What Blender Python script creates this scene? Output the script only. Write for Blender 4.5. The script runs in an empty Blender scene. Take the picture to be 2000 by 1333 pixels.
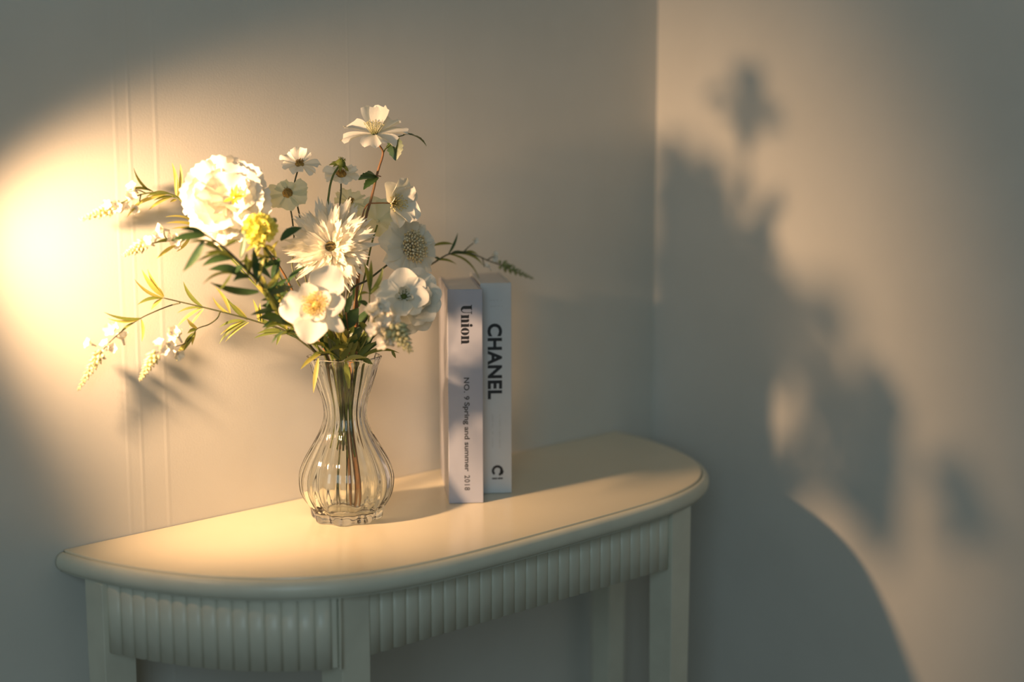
import bpy, bmesh, math, random
from mathutils import Vector, Matrix, Euler
PI = math.pi
S = bpy.context.scene
COL = S.collection
# ------------------------------------------------------------------ camera
CAM = Vector((-1.1296, -1.3868, 0.4307))
YAW, PITCH, ROLL, FPX = 0.7741, 0.1405, -0.0022, 2800.0
FWD = Vector((math.sin(YAW)*math.cos(PITCH), math.cos(YAW)*math.cos(PITCH), -math.sin(PITCH)))
_r = Vector((math.cos(YAW), -math.sin(YAW), 0)); _u = _r.cross(FWD)
RGT = _r*math.cos(ROLL) + _u*math.sin(ROLL)
UPV = _u*math.cos(ROLL) - _r*math.sin(ROLL)
cd = bpy.data.cameras.new('camera'); cam = bpy.data.objects.new('camera', cd); COL.objects.link(cam)
cam.matrix_world = Matrix(((RGT.x, UPV.x, -FWD.x, CAM.x), (RGT.y, UPV.y, -FWD.y, CAM.y), (RGT.z, UPV.z, -FWD.z, CAM.z), (0, 0, 0, 1)))
cd.sensor_width = 36.0; cd.lens = FPX/2000*36.0
cd.clip_start = .02
cd.dof.use_dof = True; cd.dof.focus_distance = 1.60; cd.dof.aperture_fstop = 1.9
S.camera = cam
# ------------------------------------------------------------------ world, lamp, exposure
wd = bpy.data.worlds.new('room_light'); S.world = wd; wd.use_nodes = True
bg = wd.node_tree.nodes['Background']; bg.inputs[0].default_value = (.90, .93, .76, 1); bg.inputs[1].default_value = .105
LAMP = Vector((-.66, -.110, .408))
ld = bpy.data.lights.new('assumed_sunset_lamp', 'SPOT'); lamp = bpy.data.objects.new('assumed_sunset_lamp', ld); COL.objects.link(lamp)  # unseen lamp, assumed left of the view from the shadows it throws
lamp.location = LAMP
_az, _el = math.radians(5.5), math.radians(-21)           # where the lamp's beam points; the cone is narrowed to an upright oval to match the light's spread
lamp.rotation_euler = Vector((math.cos(_az)*math.cos(_el), math.sin(_az)*math.cos(_el), math.sin(_el))).to_track_quat('-Z', 'Y').to_euler()
lamp.scale = (.69, 1, 1)
ld.energy = 47.0; ld.color = (1.0, .61, .32); ld.spot_size = math.radians(84); ld.spot_blend = 1.0; ld.shadow_soft_size = .021
wl = bpy.data.lights.new('assumed_window_fill', 'AREA'); wo = bpy.data.objects.new('assumed_window_fill', wl); COL.objects.link(wo)  # unseen cool fill, added for an assumed window behind and left of the camera
wl.shape = 'RECTANGLE'; wl.size = .9; wl.size_y = 1.3; wl.energy = 15.5; wl.color = (.62, .87, 1.0)
wo.location = (-2.3, -2.3, 1.0); wo.rotation_euler = (Vector((0, -.1, .2)) - Vector((-2.3, -2.3, 1.0))).to_track_quat('-Z', 'Y').to_euler()
S.cycles.blur_glossy = .3
S.view_settings.view_transform = 'Standard'; S.view_settings.look = 'None'
S.view_settings.gamma = 1; S.view_settings.use_curve_mapping = False; S.view_settings.exposure = 0.0
random.seed(7)

# ------------------------------------------------------------------ helpers
def P(px, py, y):                       # the point seen at a pixel of the photograph, on the plane at this distance from the wall
    d = FWD + RGT*((px-1000)/FPX) - UPV*((py-666.5)/FPX)
    return CAM + d*((y-CAM.y)/d.y)
W = {}
def link(o, parent, M):
    COL.objects.link(o); W[o.name] = M.copy()
    if parent is not None:
        o.parent = parent; M = W[parent.name].inverted() @ M
    o.matrix_basis = M
    return o
def thing(name, label, cat, loc, group=None):
    o = bpy.data.objects.new(name, None); o.empty_display_size = .02
    link(o, None, Matrix.Translation(loc)); o['label'] = label; o['category'] = cat
    if group: o['group'] = group
    return o
def mesh_of(name, verts, faces, mat, smooth=True):
    me = bpy.data.meshes.new(name); me.from_pydata([tuple(v) for v in verts], [], faces); me.update()
    if mat: me.materials.append(mat)
    if smooth:
        for p in me.polygons: p.use_smooth = True
    return me
def part(name, me, parent, M=None, label=None, kind=None):
    o = bpy.data.objects.new(name, me)
    link(o, parent, M if M is not None else (W[parent.name] if parent else Matrix()))
    if label: o['label'] = label
    if kind: o['kind'] = kind
    return o
def world_part(name, verts, faces, mat, parent, smooth=True, **k):   # verts given in the world
    inv = W[parent.name].inverted() if parent else Matrix()
    return part(name, mesh_of(name, [inv @ Vector(v) for v in verts], faces, mat, smooth), parent, **k)
def bevel(o, w, seg=2):
    m = o.modifiers.new('edge', 'BEVEL'); m.width = w; m.segments = seg; m.limit_method = 'ANGLE'; m.angle_limit = math.radians(40)
    for p in o.data.polygons: p.use_smooth = False
def box_vf(x0, x1, y0, y1, z0, z1):
    v = [(x, y, z) for z in (z0, z1) for y in (y0, y1) for x in (x0, x1)]
    return v, [(0, 2, 3, 1), (4, 5, 7, 6), (0, 1, 5, 4), (2, 6, 7, 3), (0, 4, 6, 2), (1, 3, 7, 5)]
def catmull(pts, n=6):
    pts = [Vector(p) for p in pts]; q = [pts[0]*2-pts[1]] + pts + [pts[-1]*2-pts[-2]]; out = []
    for i in range(1, len(q)-2):
        a, b, c, d = q[i-1:i+3]
        for k in range(n):
            t = k/n
            out.append(.5*((2*b) + (c-a)*t + (2*a-5*b+4*c-d)*t*t + (3*b-a-3*c+d)*t**3))
    out.append(pts[-1]); return out
def tube_vf(pts, r0, r1, ns=7):
    V, F = [], []; n = len(pts); N = None
    for i, p in enumerate(pts):
        t = (pts[min(i+1, n-1)] - pts[max(i-1, 0)]).normalized()
        if N is None: N = t.orthogonal().normalized()
        N = (N - t*N.dot(t)).normalized(); B = t.cross(N)
        f = i/(n-1); r = r0[int(f*(len(r0)-1))] if isinstance(r0, list) else r0 + (r1-r0)*f
        for k in range(ns):
            a = 2*PI*k/ns; V.append(p + N*(r*math.cos(a)) + B*(r*math.sin(a)))
    for i in range(n-1):
        for k in range(ns):
            a, b = i*ns+k, i*ns+(k+1) % ns
            F.append((a, b, b+ns, a+ns))
    F.append(tuple(range(ns-1, -1, -1))); F.append(tuple((n-1)*ns+k for k in range(ns)))
    return V, F
def frame(loc, z, spin=0.0):            # a matrix whose +Z looks along z
    z = Vector(z).normalized(); x = Vector((0, 0, 1)).cross(z)
    if x.length < 1e-3: x = Vector((1, 0, 0))
    x.normalize(); y = z.cross(x)
    M = Matrix(((x.x, y.x, z.x, loc[0]), (x.y, y.y, z.y, loc[1]), (x.z, y.z, z.z, loc[2]), (0, 0, 0, 1)))
    return M @ Matrix.Rotation(spin, 4, 'Z')
def view_dir(r, u, c): return RGT*r + UPV*u - FWD*c       # right, up, towards the viewer's side of the room

# ------------------------------------------------------------------ materials
def mat(name, col, rough=.5, noise=0, scale=20, col2=None, bump=0, bscale=200, spec=.5, coat=0, transl=None, stretch=None, coatrough=.1):
    m = bpy.data.materials.new(name); m.use_nodes = True; nt = m.node_tree; N = nt.nodes; L = nt.links
    b = N['Principled BSDF']; b.inputs['Base Color'].default_value = (*col, 1); b.inputs['Roughness'].default_value = rough
    b.inputs['Specular IOR Level'].default_value = spec; b.inputs['Coat Weight'].default_value = coat; b.inputs['Coat Roughness'].default_value = coatrough
    tc = N.new('ShaderNodeTexCoord'); src = tc.outputs['Object']
    if stretch:
        mp = N.new('ShaderNodeMapping'); mp.inputs['Scale'].default_value = stretch; L.new(src, mp.inputs[0]); src = mp.outputs[0]
    colout = None
    if col2:
        t = N.new('ShaderNodeTexNoise'); t.inputs['Scale'].default_value = scale; t.inputs['Detail'].default_value = 4; L.new(src, t.inputs['Vector'])
        mx = N.new('ShaderNodeMix'); mx.data_type = 'RGBA'; mx.inputs['A'].default_value = (*col, 1); mx.inputs['B'].default_value = (*col2, 1)
        rp = N.new('ShaderNodeMapRange'); rp.inputs['From Min'].default_value = .35; rp.inputs['From Max'].default_value = .65
        L.new(t.outputs['Fac'], rp.inputs['Value']); L.new(rp.outputs['Result'], mx.inputs['Factor']); colout = mx.outputs['Result']; L.new(colout, b.inputs['Base Color'])
    if bump:
        t2 = N.new('ShaderNodeTexNoise'); t2.inputs['Scale'].default_value = bscale; t2.inputs['Detail'].default_value = 3; L.new(src, t2.inputs['Vector'])
        bp = N.new('ShaderNodeBump'); bp.inputs['Strength'].default_value = bump; bp.inputs['Distance'].default_value = .001
        L.new(t2.outputs['Fac'], bp.inputs['Height']); L.new(bp.outputs['Normal'], b.inputs['Normal'])
    if transl:
        tr = N.new('ShaderNodeBsdfTranslucent'); tr.inputs['Color'].default_value = (*transl[1], 1)
        ms = N.new('ShaderNodeMixShader'); ms.inputs[0].default_value = transl[0]
        L.new(b.outputs[0], ms.inputs[1]); L.new(tr.outputs[0], ms.inputs[2]); L.new(ms.outputs[0], N['Material Output'].inputs['Surface'])
    return m
M_wall = mat('wall_paper', (.66, .64, .585), .9, col2=(.635, .615, .56), scale=9, bump=.10, bscale=420, spec=.2)
M_wallr = mat('wall_paper_right', (.66, .645, .60), .9, col2=(.635, .62, .575), scale=9, bump=.10, bscale=420, spec=.2)
M_floor = mat('floor_wood', (.16, .12, .08), .5, col2=(.11, .08, .05), scale=6, stretch=(1, 12, 1), bump=.1, bscale=60)
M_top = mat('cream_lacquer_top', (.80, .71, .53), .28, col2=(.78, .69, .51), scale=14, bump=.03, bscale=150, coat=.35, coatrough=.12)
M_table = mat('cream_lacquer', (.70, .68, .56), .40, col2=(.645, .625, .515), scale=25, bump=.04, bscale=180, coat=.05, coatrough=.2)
M_white = mat('white_petal', (.87, .85, .80), .55, col2=(.84, .82, .76), scale=60, bump=.15, bscale=320, spec=.25, transl=(.32, (.88, .88, .70)), stretch=(1, 3, 1))
M_carn = mat('carnation_petal', (.92, .88, .83), .6, col2=(.88, .84, .78), scale=60, bump=.15, bscale=300, spec=.2, transl=(.28, (.9, .88, .66)))
M_pale = mat('pale_green_petal', (.80, .80, .64), .6, col2=(.74, .76, .58), scale=60, spec=.2, transl=(.45, (.78, .80, .55)))
M_mum = mat('chrysanthemum_petal', (.86, .83, .76), .55, col2=(.83, .79, .70), scale=90, bump=.1, bscale=400, spec=.25, transl=(.30, (.90, .88, .70)), stretch=(1, 4, 1))
M_cream = mat('cream_stamen', (.88, .79, .56), .6, col2=(.72, .50, .20), scale=300)
M_yel = mat('yellow_stamen', (.78, .56, .12), .6, col2=(.85, .70, .30), scale=300)
M_brown = mat('brown_disc', (.22, .12, .04), .7, col2=(.55, .33, .06), scale=500, bump=.4, bscale=900)
M_eye = mat('dark_olive_disc', (.03, .024, .008), .7, col2=(.14, .10, .02), scale=400, bump=.4, bscale=900)
M_yelflor = mat('yellow_floret', (.92, .86, .22), .5, col2=(.84, .78, .14), scale=120, transl=(.3, (.85, .8, .2)))
M_leaf = mat('leaf_dark_green', (.052, .105, .036), .42, col2=(.038, .082, .028), scale=80, bump=.15, bscale=250, transl=(.07, (.14, .26, .04)))
M_leaf2 = mat('leaf_light_green', (.16, .20, .045), .5, col2=(.12, .17, .035), scale=80, bump=.12, bscale=250, transl=(.3, (.36, .38, .07)))
M_leaf3 = mat('lit_leaf_yellow_bract', (.46, .43, .11), .5, col2=(.38, .38, .09), scale=80, transl=(.4, (.66, .58, .14)))  # yellow bracts, and green leaves with the lamp's glow put into their colour
M_stem = mat('stem_dark', (.05, .06, .03), .5, col2=(.08, .085, .035), scale=150)
M_stemg = mat('stem_green', (.17, .20, .05), .5, col2=(.12, .16, .04), scale=150)
M_stemb = mat('stem_brown', (.24, .11, .045), .55, col2=(.15, .09, .035), scale=120)
M_bud = mat('bud_cream', (.86, .82, .56), .6, col2=(.74, .72, .38), scale=200, transl=(.3, (.75, .7, .35)))
M_budg = mat('bud_green', (.22, .28, .10), .6, col2=(.36, .40, .18), scale=200, transl=(.2, (.4, .45, .15)))
M_book1 = mat('book_paper_shaded', (.41, .425, .51), .45, col2=(.395, .41, .495), scale=40, coat=.1)  # darkened and blued: the flowers' shade on the spine is in this colour
M_book2 = mat('book_paper_white', (.62, .63, .64), .45, col2=(.60, .61, .62), scale=40, coat=.1)
M_pages = mat('book_pages', (.78, .73, .70), .8, col2=(.68, .63, .60), scale=60, stretch=(1, 60, 1), bump=.2, bscale=300)
M_ink = mat('black_ink', (.012, .012, .014), .5)
M_inkg = mat('grey_ink', (.46, .45, .44), .6)
M_inkd = mat('dark_grey_ink', (.06, .06, .065), .5)
mg = bpy.data.materials.new('clear_glass'); mg.use_nodes = True; b = mg.node_tree.nodes['Principled BSDF']
b.inputs['Base Color'].default_value = (.955, .985, .97, 1); b.inputs['Roughness'].default_value = 0.0; b.inputs['IOR'].default_value = 1.47; b.inputs['Transmission Weight'].default_value = 1.0

# ------------------------------------------------------------------ setting
XR, ZF = .5269, -.775
def structure(name, v, f, m):
    o = part(name, mesh_of(name, v, f, m, False), None); o['kind'] = 'structure'; return o
v, f = box_vf(-2.6, XR+.1, -3.2, .1, ZF-.05, ZF); structure('floor', v, f, M_floor)
# back wall: a sheet with the shallow upright paper joints standing in it (relief of about a millimetre)
xs = [(-2.6, 0), (-.3622, 0), (-.3595, .00016), (-.3585, .00016), (-.3555, .00006), (-.3455, .00006), (-.3432, .00020), (-.3425, .00020), (-.3395, 0),
      (-.3147, 0), (-.3117, .00015), (-.3110, .00015), (-.3077, 0), (-.05, 0), (-.0485, .00006), (-.046, 0), (.105, 0), (.1065, .00006), (.109, 0), (XR, 0)]
V = []; F = []
for x, d in xs:
    for z in (ZF, 1.9): V += [(x, -d, z)]
for i in range(len(xs)-1): F.append((2*i, 2*i+2, 2*i+3, 2*i+1))
n = len(V); V += [(-2.6, .1, ZF), (-2.6, .1, 1.9), (XR, .1, ZF), (XR, .1, 1.9)]
F += [(n+1, n+3, n+2, n), (0, 1, n+1, n), (2*len(xs)-2, n+2, n+3, 2*len(xs)-1)]
wb = structure('wall_back', V, F, M_wall)
v, f = box_vf(XR, XR+.1, -3.2, .1, ZF, 1.9); structure('wall_right', v, f, M_wallr)

# ------------------------------------------------------------------ console table
TA, TB, TM, TN = .45, .3208, 4.2134, 1.5363
def outline(inset, n=120, back=-.001):
    pts = []
    for i in range(n+1):
        s = math.sin((i/n*2-1)*PI/2); s = max(-1, min(1, s))
        pts.append(Vector((TA*s, -TB*max(0, 1-abs(s)**TM)**(1/TN))))
    out = []
    for i, p in enumerate(pts):
        a, c = pts[max(i-1, 0)], pts[min(i+1, n)]; t = (c-a).normalized(); nn = Vector((-t.y, t.x))
        if i in (0, n): nn = Vector((1 if i == 0 else -1, 0))
        q = p + nn*inset; q.y = min(q.y, back); out.append(q)
    return out
def swept(prof, n=120):                 # rings of the D outline, one per (inset, z), closed by caps
    V, F = [], []; m = n+1
    for ins, z in prof: V += [(q.x, q.y, z) for q in outline(ins, n)]
    k = len(prof)
    for j in range(k-1):
        for i in range(n): F.append((j*m+i, j*m+i+1, (j+1)*m+i+1, (j+1)*m+i))
        F.append((j*m+n, j*m, (j+1)*m, (j+1)*m+n))
    F.append(tuple(range(m-1, -1, -1))); F.append(tuple((k-1)*m+i for i in range(m)))
    return V, F
table = thing('console_table', 'cream half-moon console table with fluted apron standing against the wall', 'table', (0, -.16, ZF))
prof = [(.010, -.0225), (.005, -.0225)]
for k in range(11):
    a = -PI/2 + PI*k/10; prof.append((.0085 - .0085*math.cos(a), -.0122 + .0102*math.sin(a)))
prof += [(.0090, -.0020), (.0092, -.0060)]
v, f = swept(prof); o = world_part('tabletop', v, f, M_table, table)
for p in o.data.polygons:
    if len(p.vertices) > 4: p.use_smooth = False
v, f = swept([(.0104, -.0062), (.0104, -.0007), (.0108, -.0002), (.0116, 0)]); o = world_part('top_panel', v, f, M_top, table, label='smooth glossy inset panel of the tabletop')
for p in o.data.polygons:
    if len(p.vertices) > 4: p.use_smooth = False
LEG = .0360
legs = {'front_left': (-.2825, -.2745), 'front_right': (.2080, -.3000), 'rear_left': (-.4365, -.0740), 'rear_right': (.358, -.0640)}
for key, (lx, ly) in legs.items():
    t = .0035
    v = [(lx, ly, -.0226), (lx+LEG, ly, -.0226), (lx+LEG, ly+LEG, -.0226), (lx, ly+LEG, -.0226),
         (lx, ly, -.10), (lx+LEG, ly, -.10), (lx+LEG, ly+LEG, -.10), (lx, ly+LEG, -.10),
         (lx+t, ly+t, ZF+.0005), (lx+LEG-t, ly+t, ZF+.0005), (lx+LEG-t, ly+LEG-t, ZF+.0005), (lx+t, ly+LEG-t, ZF+.0005)]
    f = [(0, 1, 2, 3), (11, 10, 9, 8)]
    for r in (0, 4):
        for k in range(4): f.append((r+k, r+4+k, r+4+(k+1) % 4, r+(k+1) % 4))
    o = world_part('leg', v, f, M_table, table, False); bevel(o, .0009, 2)
AZ0, AZ1 = -.0965, -.0226
def apron(path, thick, closed_name='apron', pitch=.0168, inward=None):
    # path: list of 2-D points along the face; a backing board, and every flute of its face as a piece of its own
    path = [Vector(p) for p in path]; L = [0]
    for a, c in zip(path, path[1:]): L.append(L[-1] + (c-a).length)
    def at(s):
        s = max(0, min(L[-1], s))
        for i in range(len(path)-1):
            if s <= L[i+1] or i == len(path)-2:
                t = (s-L[i])/(L[i+1]-L[i]); d = (path[i+1]-path[i]).normalized(); return path[i].lerp(path[i+1], t), d
    def nrm(d): return Vector((d.y, -d.x))*inward
    V, F = [], []; n = 24
    for i in range(n+1):
        p, d = at(L[-1]*i/n); nn = nrm(d)
        for q in (p - nn*.0004, p - nn*thick):
            V += [(q.x, q.y, AZ0), (q.x, q.y, AZ1)]
    for i in range(n):
        a = i*4; c = a+4; F += [(a, c, c+1, a+1), (a+2, a+3, c+3, c+2), (a, a+2, c+2, c), (a+1, c+1, c+3, a+3)]
    F += [(0, 1, 3, 2), (n*4, n*4+2, n*4+3, n*4+1)]
    ap = world_part('apron', V, F, M_table, table, False)
    cnt = max(1, round(L[-1]/pitch)); w = L[-1]/cnt
    inv = W[ap.name].inverted(); cache = {}
    me = None
    for k in range(cnt):
        c, d = at((k+.5)*w); nn = nrm(d)
        if me is None:
            vv, ff = [], []; m = 7
            for i in range(m+1):
                u = -1 + 2*i/m; h = .0030*math.sqrt(max(0, 1-(u*.985)**2)) + .0001
                vv += [(u*w*.5, h, AZ0), (u*w*.5, h, AZ1)]
            for i in range(m): ff.append((2*i, 2*i+2, 2*i+3, 2*i+1))
            nb = len(vv); vv += [(-w*.5, -.0005, AZ0), (-w*.5, -.0005, AZ1), (w*.5, -.0005, AZ0), (w*.5, -.0005, AZ1)]
            ff.append((nb,) + (nb+2,) + tuple(2*i for i in range(m, -1, -1)))
            ff.append((nb+3, nb+1) + tuple(2*i+1 for i in range(m+1)))
            ff += [(0, 1, nb+1, nb), (2*m+1, 2*m, nb+2, nb+3)]
            me = mesh_of('flute', vv, ff, M_table, False)
            for p in me.polygons:
                if p.index < m: p.use_smooth = True
        X = Vector((d.x, d.y)); Mx = Matrix(((X.x, nn.x, 0, c.x), (X.y, nn.y, 0, c.y), (0, 0, 1, 0), (0, 0, 0, 1)))
        part('flute', me, ap, Mx)
    return ap
apron([(-.2465, -.2685), (.2080, -.2935)], .016, inward=1)
lp = [Vector((-.4300, -.0736))] + [q for q in outline(.0105) if q.x < 0 and q.y < -.0860 and q.x < -.2830] + [Vector((-.2827, -.2690))]
apron(lp, .014, inward=1)
apron([(.2440, -.2800), (.300, -.2450), (.350, -.1900), (.378, -.1200), (.390, -.0640)], .012, inward=1)
v, f = box_vf(-.4005, .358, -.055, -.040, AZ0, AZ1); o = world_part('rear_rail', v, f, M_table, table, False); bevel(o, .001)

# ------------------------------------------------------------------ books
E1 = Vector((.787, -.617, 0)); D1 = Vector((.617, .787, 0))
def book(name, label, A, w, dep, h, mcov):
    A = Vector(A); t = thing(name, label, 'book', A + E1*w/2 + D1*dep/2, 'two books standing upright on the table')
    def slab(n_, e0, e1, d0, d1, z0, z1, m, bv=.0006):
        vv = []
        for z in (z0, z1):
            for dd in (d0, d1):
                for e in (e0, e1): vv.append(A + E1*e + D1*dd + Vector((0, 0, z)))
        _, ff = box_vf(0, 1, 0, 1, 0, 1); o = world_part(n_, vv, ff, m, t, False); bevel(o, bv, 2); return o
    sp = slab('spine', 0, w, 0, .0022, .0003, h, mcov, .0008)
    slab('cover', 0, .0022, .0022, dep, .0003, h, mcov); slab('cover', w-.0022, w, .0022, dep, .0003, h, mcov)
    slab('page_block', .0023, w-.0023, .0023, dep-.003, .0012, h-.0012, M_pages, .0003)
    # spine frame: X runs down the spine (reading direction), Y across towards the right cover, Z out of the spine
    Mx = Matrix(((0, E1.x, -D1.x, 0), (0, E1.y, -D1.y, 0), (-1, 0, 0, 0), (0, 0, 0, 1)))
    def onspine(down, across):
        q = A + E1*(w*across) + Vector((0, 0, h-down)) - D1*.00012
        m = Mx.copy(); m.translation = q; return m
    return t, sp, onspine
def text_mesh(body, size, offset=0.0, spacing=1.0, m=None):
    c = bpy.data.curves.new('lettering', 'FONT'); c.body = body; c.size = size; c.offset = offset; c.space_character = spacing
    c.align_x = 'LEFT'; c.align_y = 'CENTER'; c.resolution_u = 4
    o = bpy.data.objects.new('lettering_tmp', c); COL.objects.link(o); dg = bpy.context.evaluated_depsgraph_get()
    me = bpy.data.meshes.new_from_object(o.evaluated_get(dg)); bpy.data.objects.remove(o); me.materials.clear(); me.materials.append(m); me.name = 'lettering'
    return me
def fit_text(me, length, height=None):  # stretch lettering to a run of this length (and cap height)
    xs_ = [v.co.x for v in me.vertices]; ys_ = [v.co.y for v in me.vertices]; x0, x1, y0, y1 = min(xs_), max(xs_), min(ys_), max(ys_)
    kx = length/(x1-x0); ky = height/(y1-y0) if height else kx
    for v in me.vertices: v.co = ((v.co.x-x0)*kx, (v.co.y-(y0+y1)/2)*ky, 0)
    return me
def flat(polys, m):
    V, F = [], []
    for poly in polys:
        F.append(tuple(range(len(V), len(V)+len(poly)))); V += [(x, y, 0) for x, y in poly]
    return mesh_of('print', V, F, m, False)
bk1, sp1, on1 = book('paperback_book', 'shade-greyed paperback book with black serif title, the nearer of the two standing books', (-.0222, -.1464, 0), .0412, .158, .2565, M_book1)
B1 = Vector((-.0222, -.1464, 0)) + E1*.0412
A2 = B1 + D1*.0440 + E1*.0012
bk2, sp2, on2 = book('paperback_book', 'white paperback book with large black sans-serif capitals, set back beside the nearer book', A2, .0375, .146, .2590, M_book2)
def arc(cx, cy, rx, ry, a0, a1, n=18): return [(cx+rx*math.cos(math.radians(a0+(a1-a0)*i/n)), cy+ry*math.sin(math.radians(a0+(a1-a0)*i/n))) for i in range(n+1)]
def ring(cx, cy, ro, ri, a0=0, a1=360, n=24, sx=1.0, six=1.0):
    o, i = arc(cx, cy, ro*sx, ro, a0, a1, n), arc(cx, cy, ri*six, ri, a0, a1, n); return [[o[k], o[k+1], i[k+1], i[k]] for k in range(n)]
def rect(x0, y0, x1, y1): return [(x0, y0), (x1, y0), (x1, y1), (x0, y1)]
# heavy fat-face serif word, drawn letter by letter (unit: x-height 1)
def fat_U(x): return [rect(x-.08, 1.28, x+.66, 1.38), rect(x+.06, .45, x+.5, 1.30), rect(x+.78, 1.28, x+1.22, 1.38), rect(x+.96, .42, x+1.04, 1.30)] + [[(a), (b_), (c), (d)] for a, b_, c, d in [(p0, p1, q1, q0) for (p0, p1, q0, q1) in zip(arc(x+.55, .46, .49, .50, 180, 360, 16)[:-1], arc(x+.55, .46, .49, .50, 180, 360, 16)[1:], arc(x+.70, .46, .20 , .34, 180, 360, 16)[:-1], arc(x+.70, .46, .26, .36, 180, 360, 16)[1:])]]
def fat_n(x): return [rect(x-.06, .90, x+.3, 1.0), rect(x+.02, .06, x+.42, 1.0), rect(x-.06, -.03, x+.50, .07), rect(x+.62, .06, x+1.02, .70), rect(x+.56, -.03, x+1.10, .07)] + [[(x+.42, .72), (x+.46, .86), (x+.62, 1.0), (x+.78, 1.02), (x+.94, .94), (x+1.02, .70), (x+.62, .70), (x+.60, .84), (x+.54, .88)]]
def fat_i(x): return [rect(x-.06, .90, x+.3, 1.0), rect(x+.02, .06, x+.42, 1.0), rect(x-.06, -.03, x+.50, .07), arc(x+.22, 1.26, .2, .2, 0, 360, 14)[:-1]]
def fat_o(x): return ring(x+.5, .48, .53, .47, n=28, sx=1.0, six=.28)
polys = fat_U(0) + fat_n(1.34) + fat_i(2.56) + fat_o(3.12) + fat_n(4.26)
k = .0455/5.36
part('lettering', flat([[(x*k, (y-.5)*k*1.08) for x, y in p] for p in polys], M_ink), sp1, on1(0.0190, .50), label='black fat serif title lettering')
part('lettering', fit_text(text_mesh('NO. 9', .01, .00022, 1.1, M_inkd), .0265, .0066), sp1, on1(0.1045, .53), label='small black sans-serif lettering')
part('lettering', fit_text(text_mesh('Spring and summer', .01, .00026, 1.0, M_inkd), .0835, .0082), sp1, on1(0.1340, .515), label='small black sans-serif lettering')
part('lettering', fit_text(text_mesh('2018', .01, .00022, 1.15, M_inkd), .0185, .0066), sp1, on1(0.2220, .53), label='small black year lettering')
part('lettering', fit_text(text_mesh('CHANEL', .02, .00075, 1.08, M_ink), .0925, .0178), sp2, on2(0.0490, .46), label='large bold black capitals')
logo = ring(.0055, 0, .0070, .0039, 20, 320, 26) + [[(.0035, .0035), (.0078, .0030), (.0108, .0062), (.0060, .0080)]] + [rect(.0142, -.0066, .0160, -.0005), rect(.0142, .0003, .0160, .0066)]
part('print', flat(logo, M_ink), sp2, on2(0.2250, .53), label='small round black emblem with a bar')
random.seed(3)
def dashes(n, step, hgt, gapp):         # fine print too small to read: broken strokes
    x = 0; out = []
    for i in range(n):
        w_ = step*random.uniform(.4, .8)
        if random.random() > gapp: out += [rect(x, -hgt/2, x+w_*.3, hgt/2), rect(x+w_*.45, -hgt/2, x+w_, -hgt/6)]
        x += step
    return out
part('print', flat(dashes(26, .0016, .0018, .12), M_inkg), sp2, on2(0.1605, .62), label='faint grey fine print')
part('print', flat(dashes(26, .0016, .0018, .12), M_inkg), sp2, on2(0.1605, .38), label='faint grey fine print')
tiny = [[(y+.0, x) for x, y in p] for p in dashes(9, .0017, .0016, .1)]
part('print', flat(tiny + [[(x+.0075, y+.001) for x, y in p] for p in tiny], M_inkg), sp2, on2(0.0210, .30), label='faint grey fine print')

# ------------------------------------------------------------------ glass vase
VX, VY, LOBE = -.147, -.1108, .42
def vase_ring(h, r, lob, foot, n, extra=0.0):
    out = []
    for i in range(n):
        a = 2*PI*i/n + .2
        g = .5 - .5*math.cos(a*20)                  # rounded crests between shallow hollows
        rr = r + lob*LOBE*(g**1.5*2.0 - .8) + foot*math.cos(a*8+.3)
        out.append((VX + rr*math.cos(a), VY + rr*math.sin(a), h))
    return out
prof_o = [(.0004, .031, 0, .0022), (.0006, .0358, 0, .0026), (.0025, .0380, 0, .0028), (.0065, .0388, .0003, .0026), (.011, .0397, .0009, .0020), (.016, .0425, .0014, .0016), (.023, .0475, .0017, .0008), (.033, .0520, .0018, 0),
          (.045, .0537, .0018, 0), (.056, .0525, .0018, 0), (.070, .0468, .0017, 0), (.085, .0382, .0016, 0), (.100, .0300, .0015, 0), (.113, .0252, .0014, 0), (.124, .0238, .0014, 0),
          (.138, .0257, .0014, 0), (.153, .0304, .0014, 0), (.168, .0352, .0014, 0), (.180, .0386, .0010, .0002), (.1845, .0408, .0006, .0006), (.1875, .0418, .0004, .0009), (.1885, .0406, .0003, .0009)]
prof_i = [(.1880, .0388, 0, .0007), (.183, .0370, 0, .0002), (.168, .0325, 0, 0), (.153, .0278, 0, 0), (.138, .0230, 0, 0), (.124, .0210, 0, 0), (.113, .0224, 0, 0), (.100, .0270, 0, 0), (.085, .0352, 0, 0), (.070, .0438, 0, 0),
          (.056, .0496, 0, 0), (.045, .0508, 0, 0), (.033, .0490, 0, 0), (.023, .0440, 0, 0), (.016, .0370, 0, 0), (.0115, .0280, 0, 0), (.0100, .0140, 0, 0)]
def dense(pr, k=3):
    q = catmull([Vector((p[0], p[1], p[2])) for p in pr], k); ft = []
    for i in range(len(pr)-1):
        for j in range(k): ft.append(pr[i][3] + (pr[i+1][3]-pr[i][3])*j/k)
    ft.append(pr[-1][3]); return [(a.x, a.y, max(0, a.z), c) for a, c in zip(q, ft)]
NV = 400; V = []; F = []; rings = dense(prof_o) + dense(prof_i)
for h, r, lob, ft in rings: V += vase_ring(max(h, .0004), r, lob, ft, NV)
for j in range(len(rings)-1):
    for i in range(NV):
        a, b_ = j*NV+i, j*NV+(i+1) % NV; F.append((a, b_, b_+NV, a+NV))
c0 = len(V); V.append((VX, VY, .0012)); c1 = len(V); V.append((VX, VY, .0097)); last = (len(rings)-1)*NV
for i in range(NV): F.append((c0, (i+1) % NV, i)); F.append((c1, last+i, last+(i+1) % NV))
me = mesh_of('glass_vase', [(x-VX, y-VY, z) for x, y, z in V], F, mg)
vase = part('glass_vase', me, None, Matrix.Translation((VX, VY, 0)))
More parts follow.
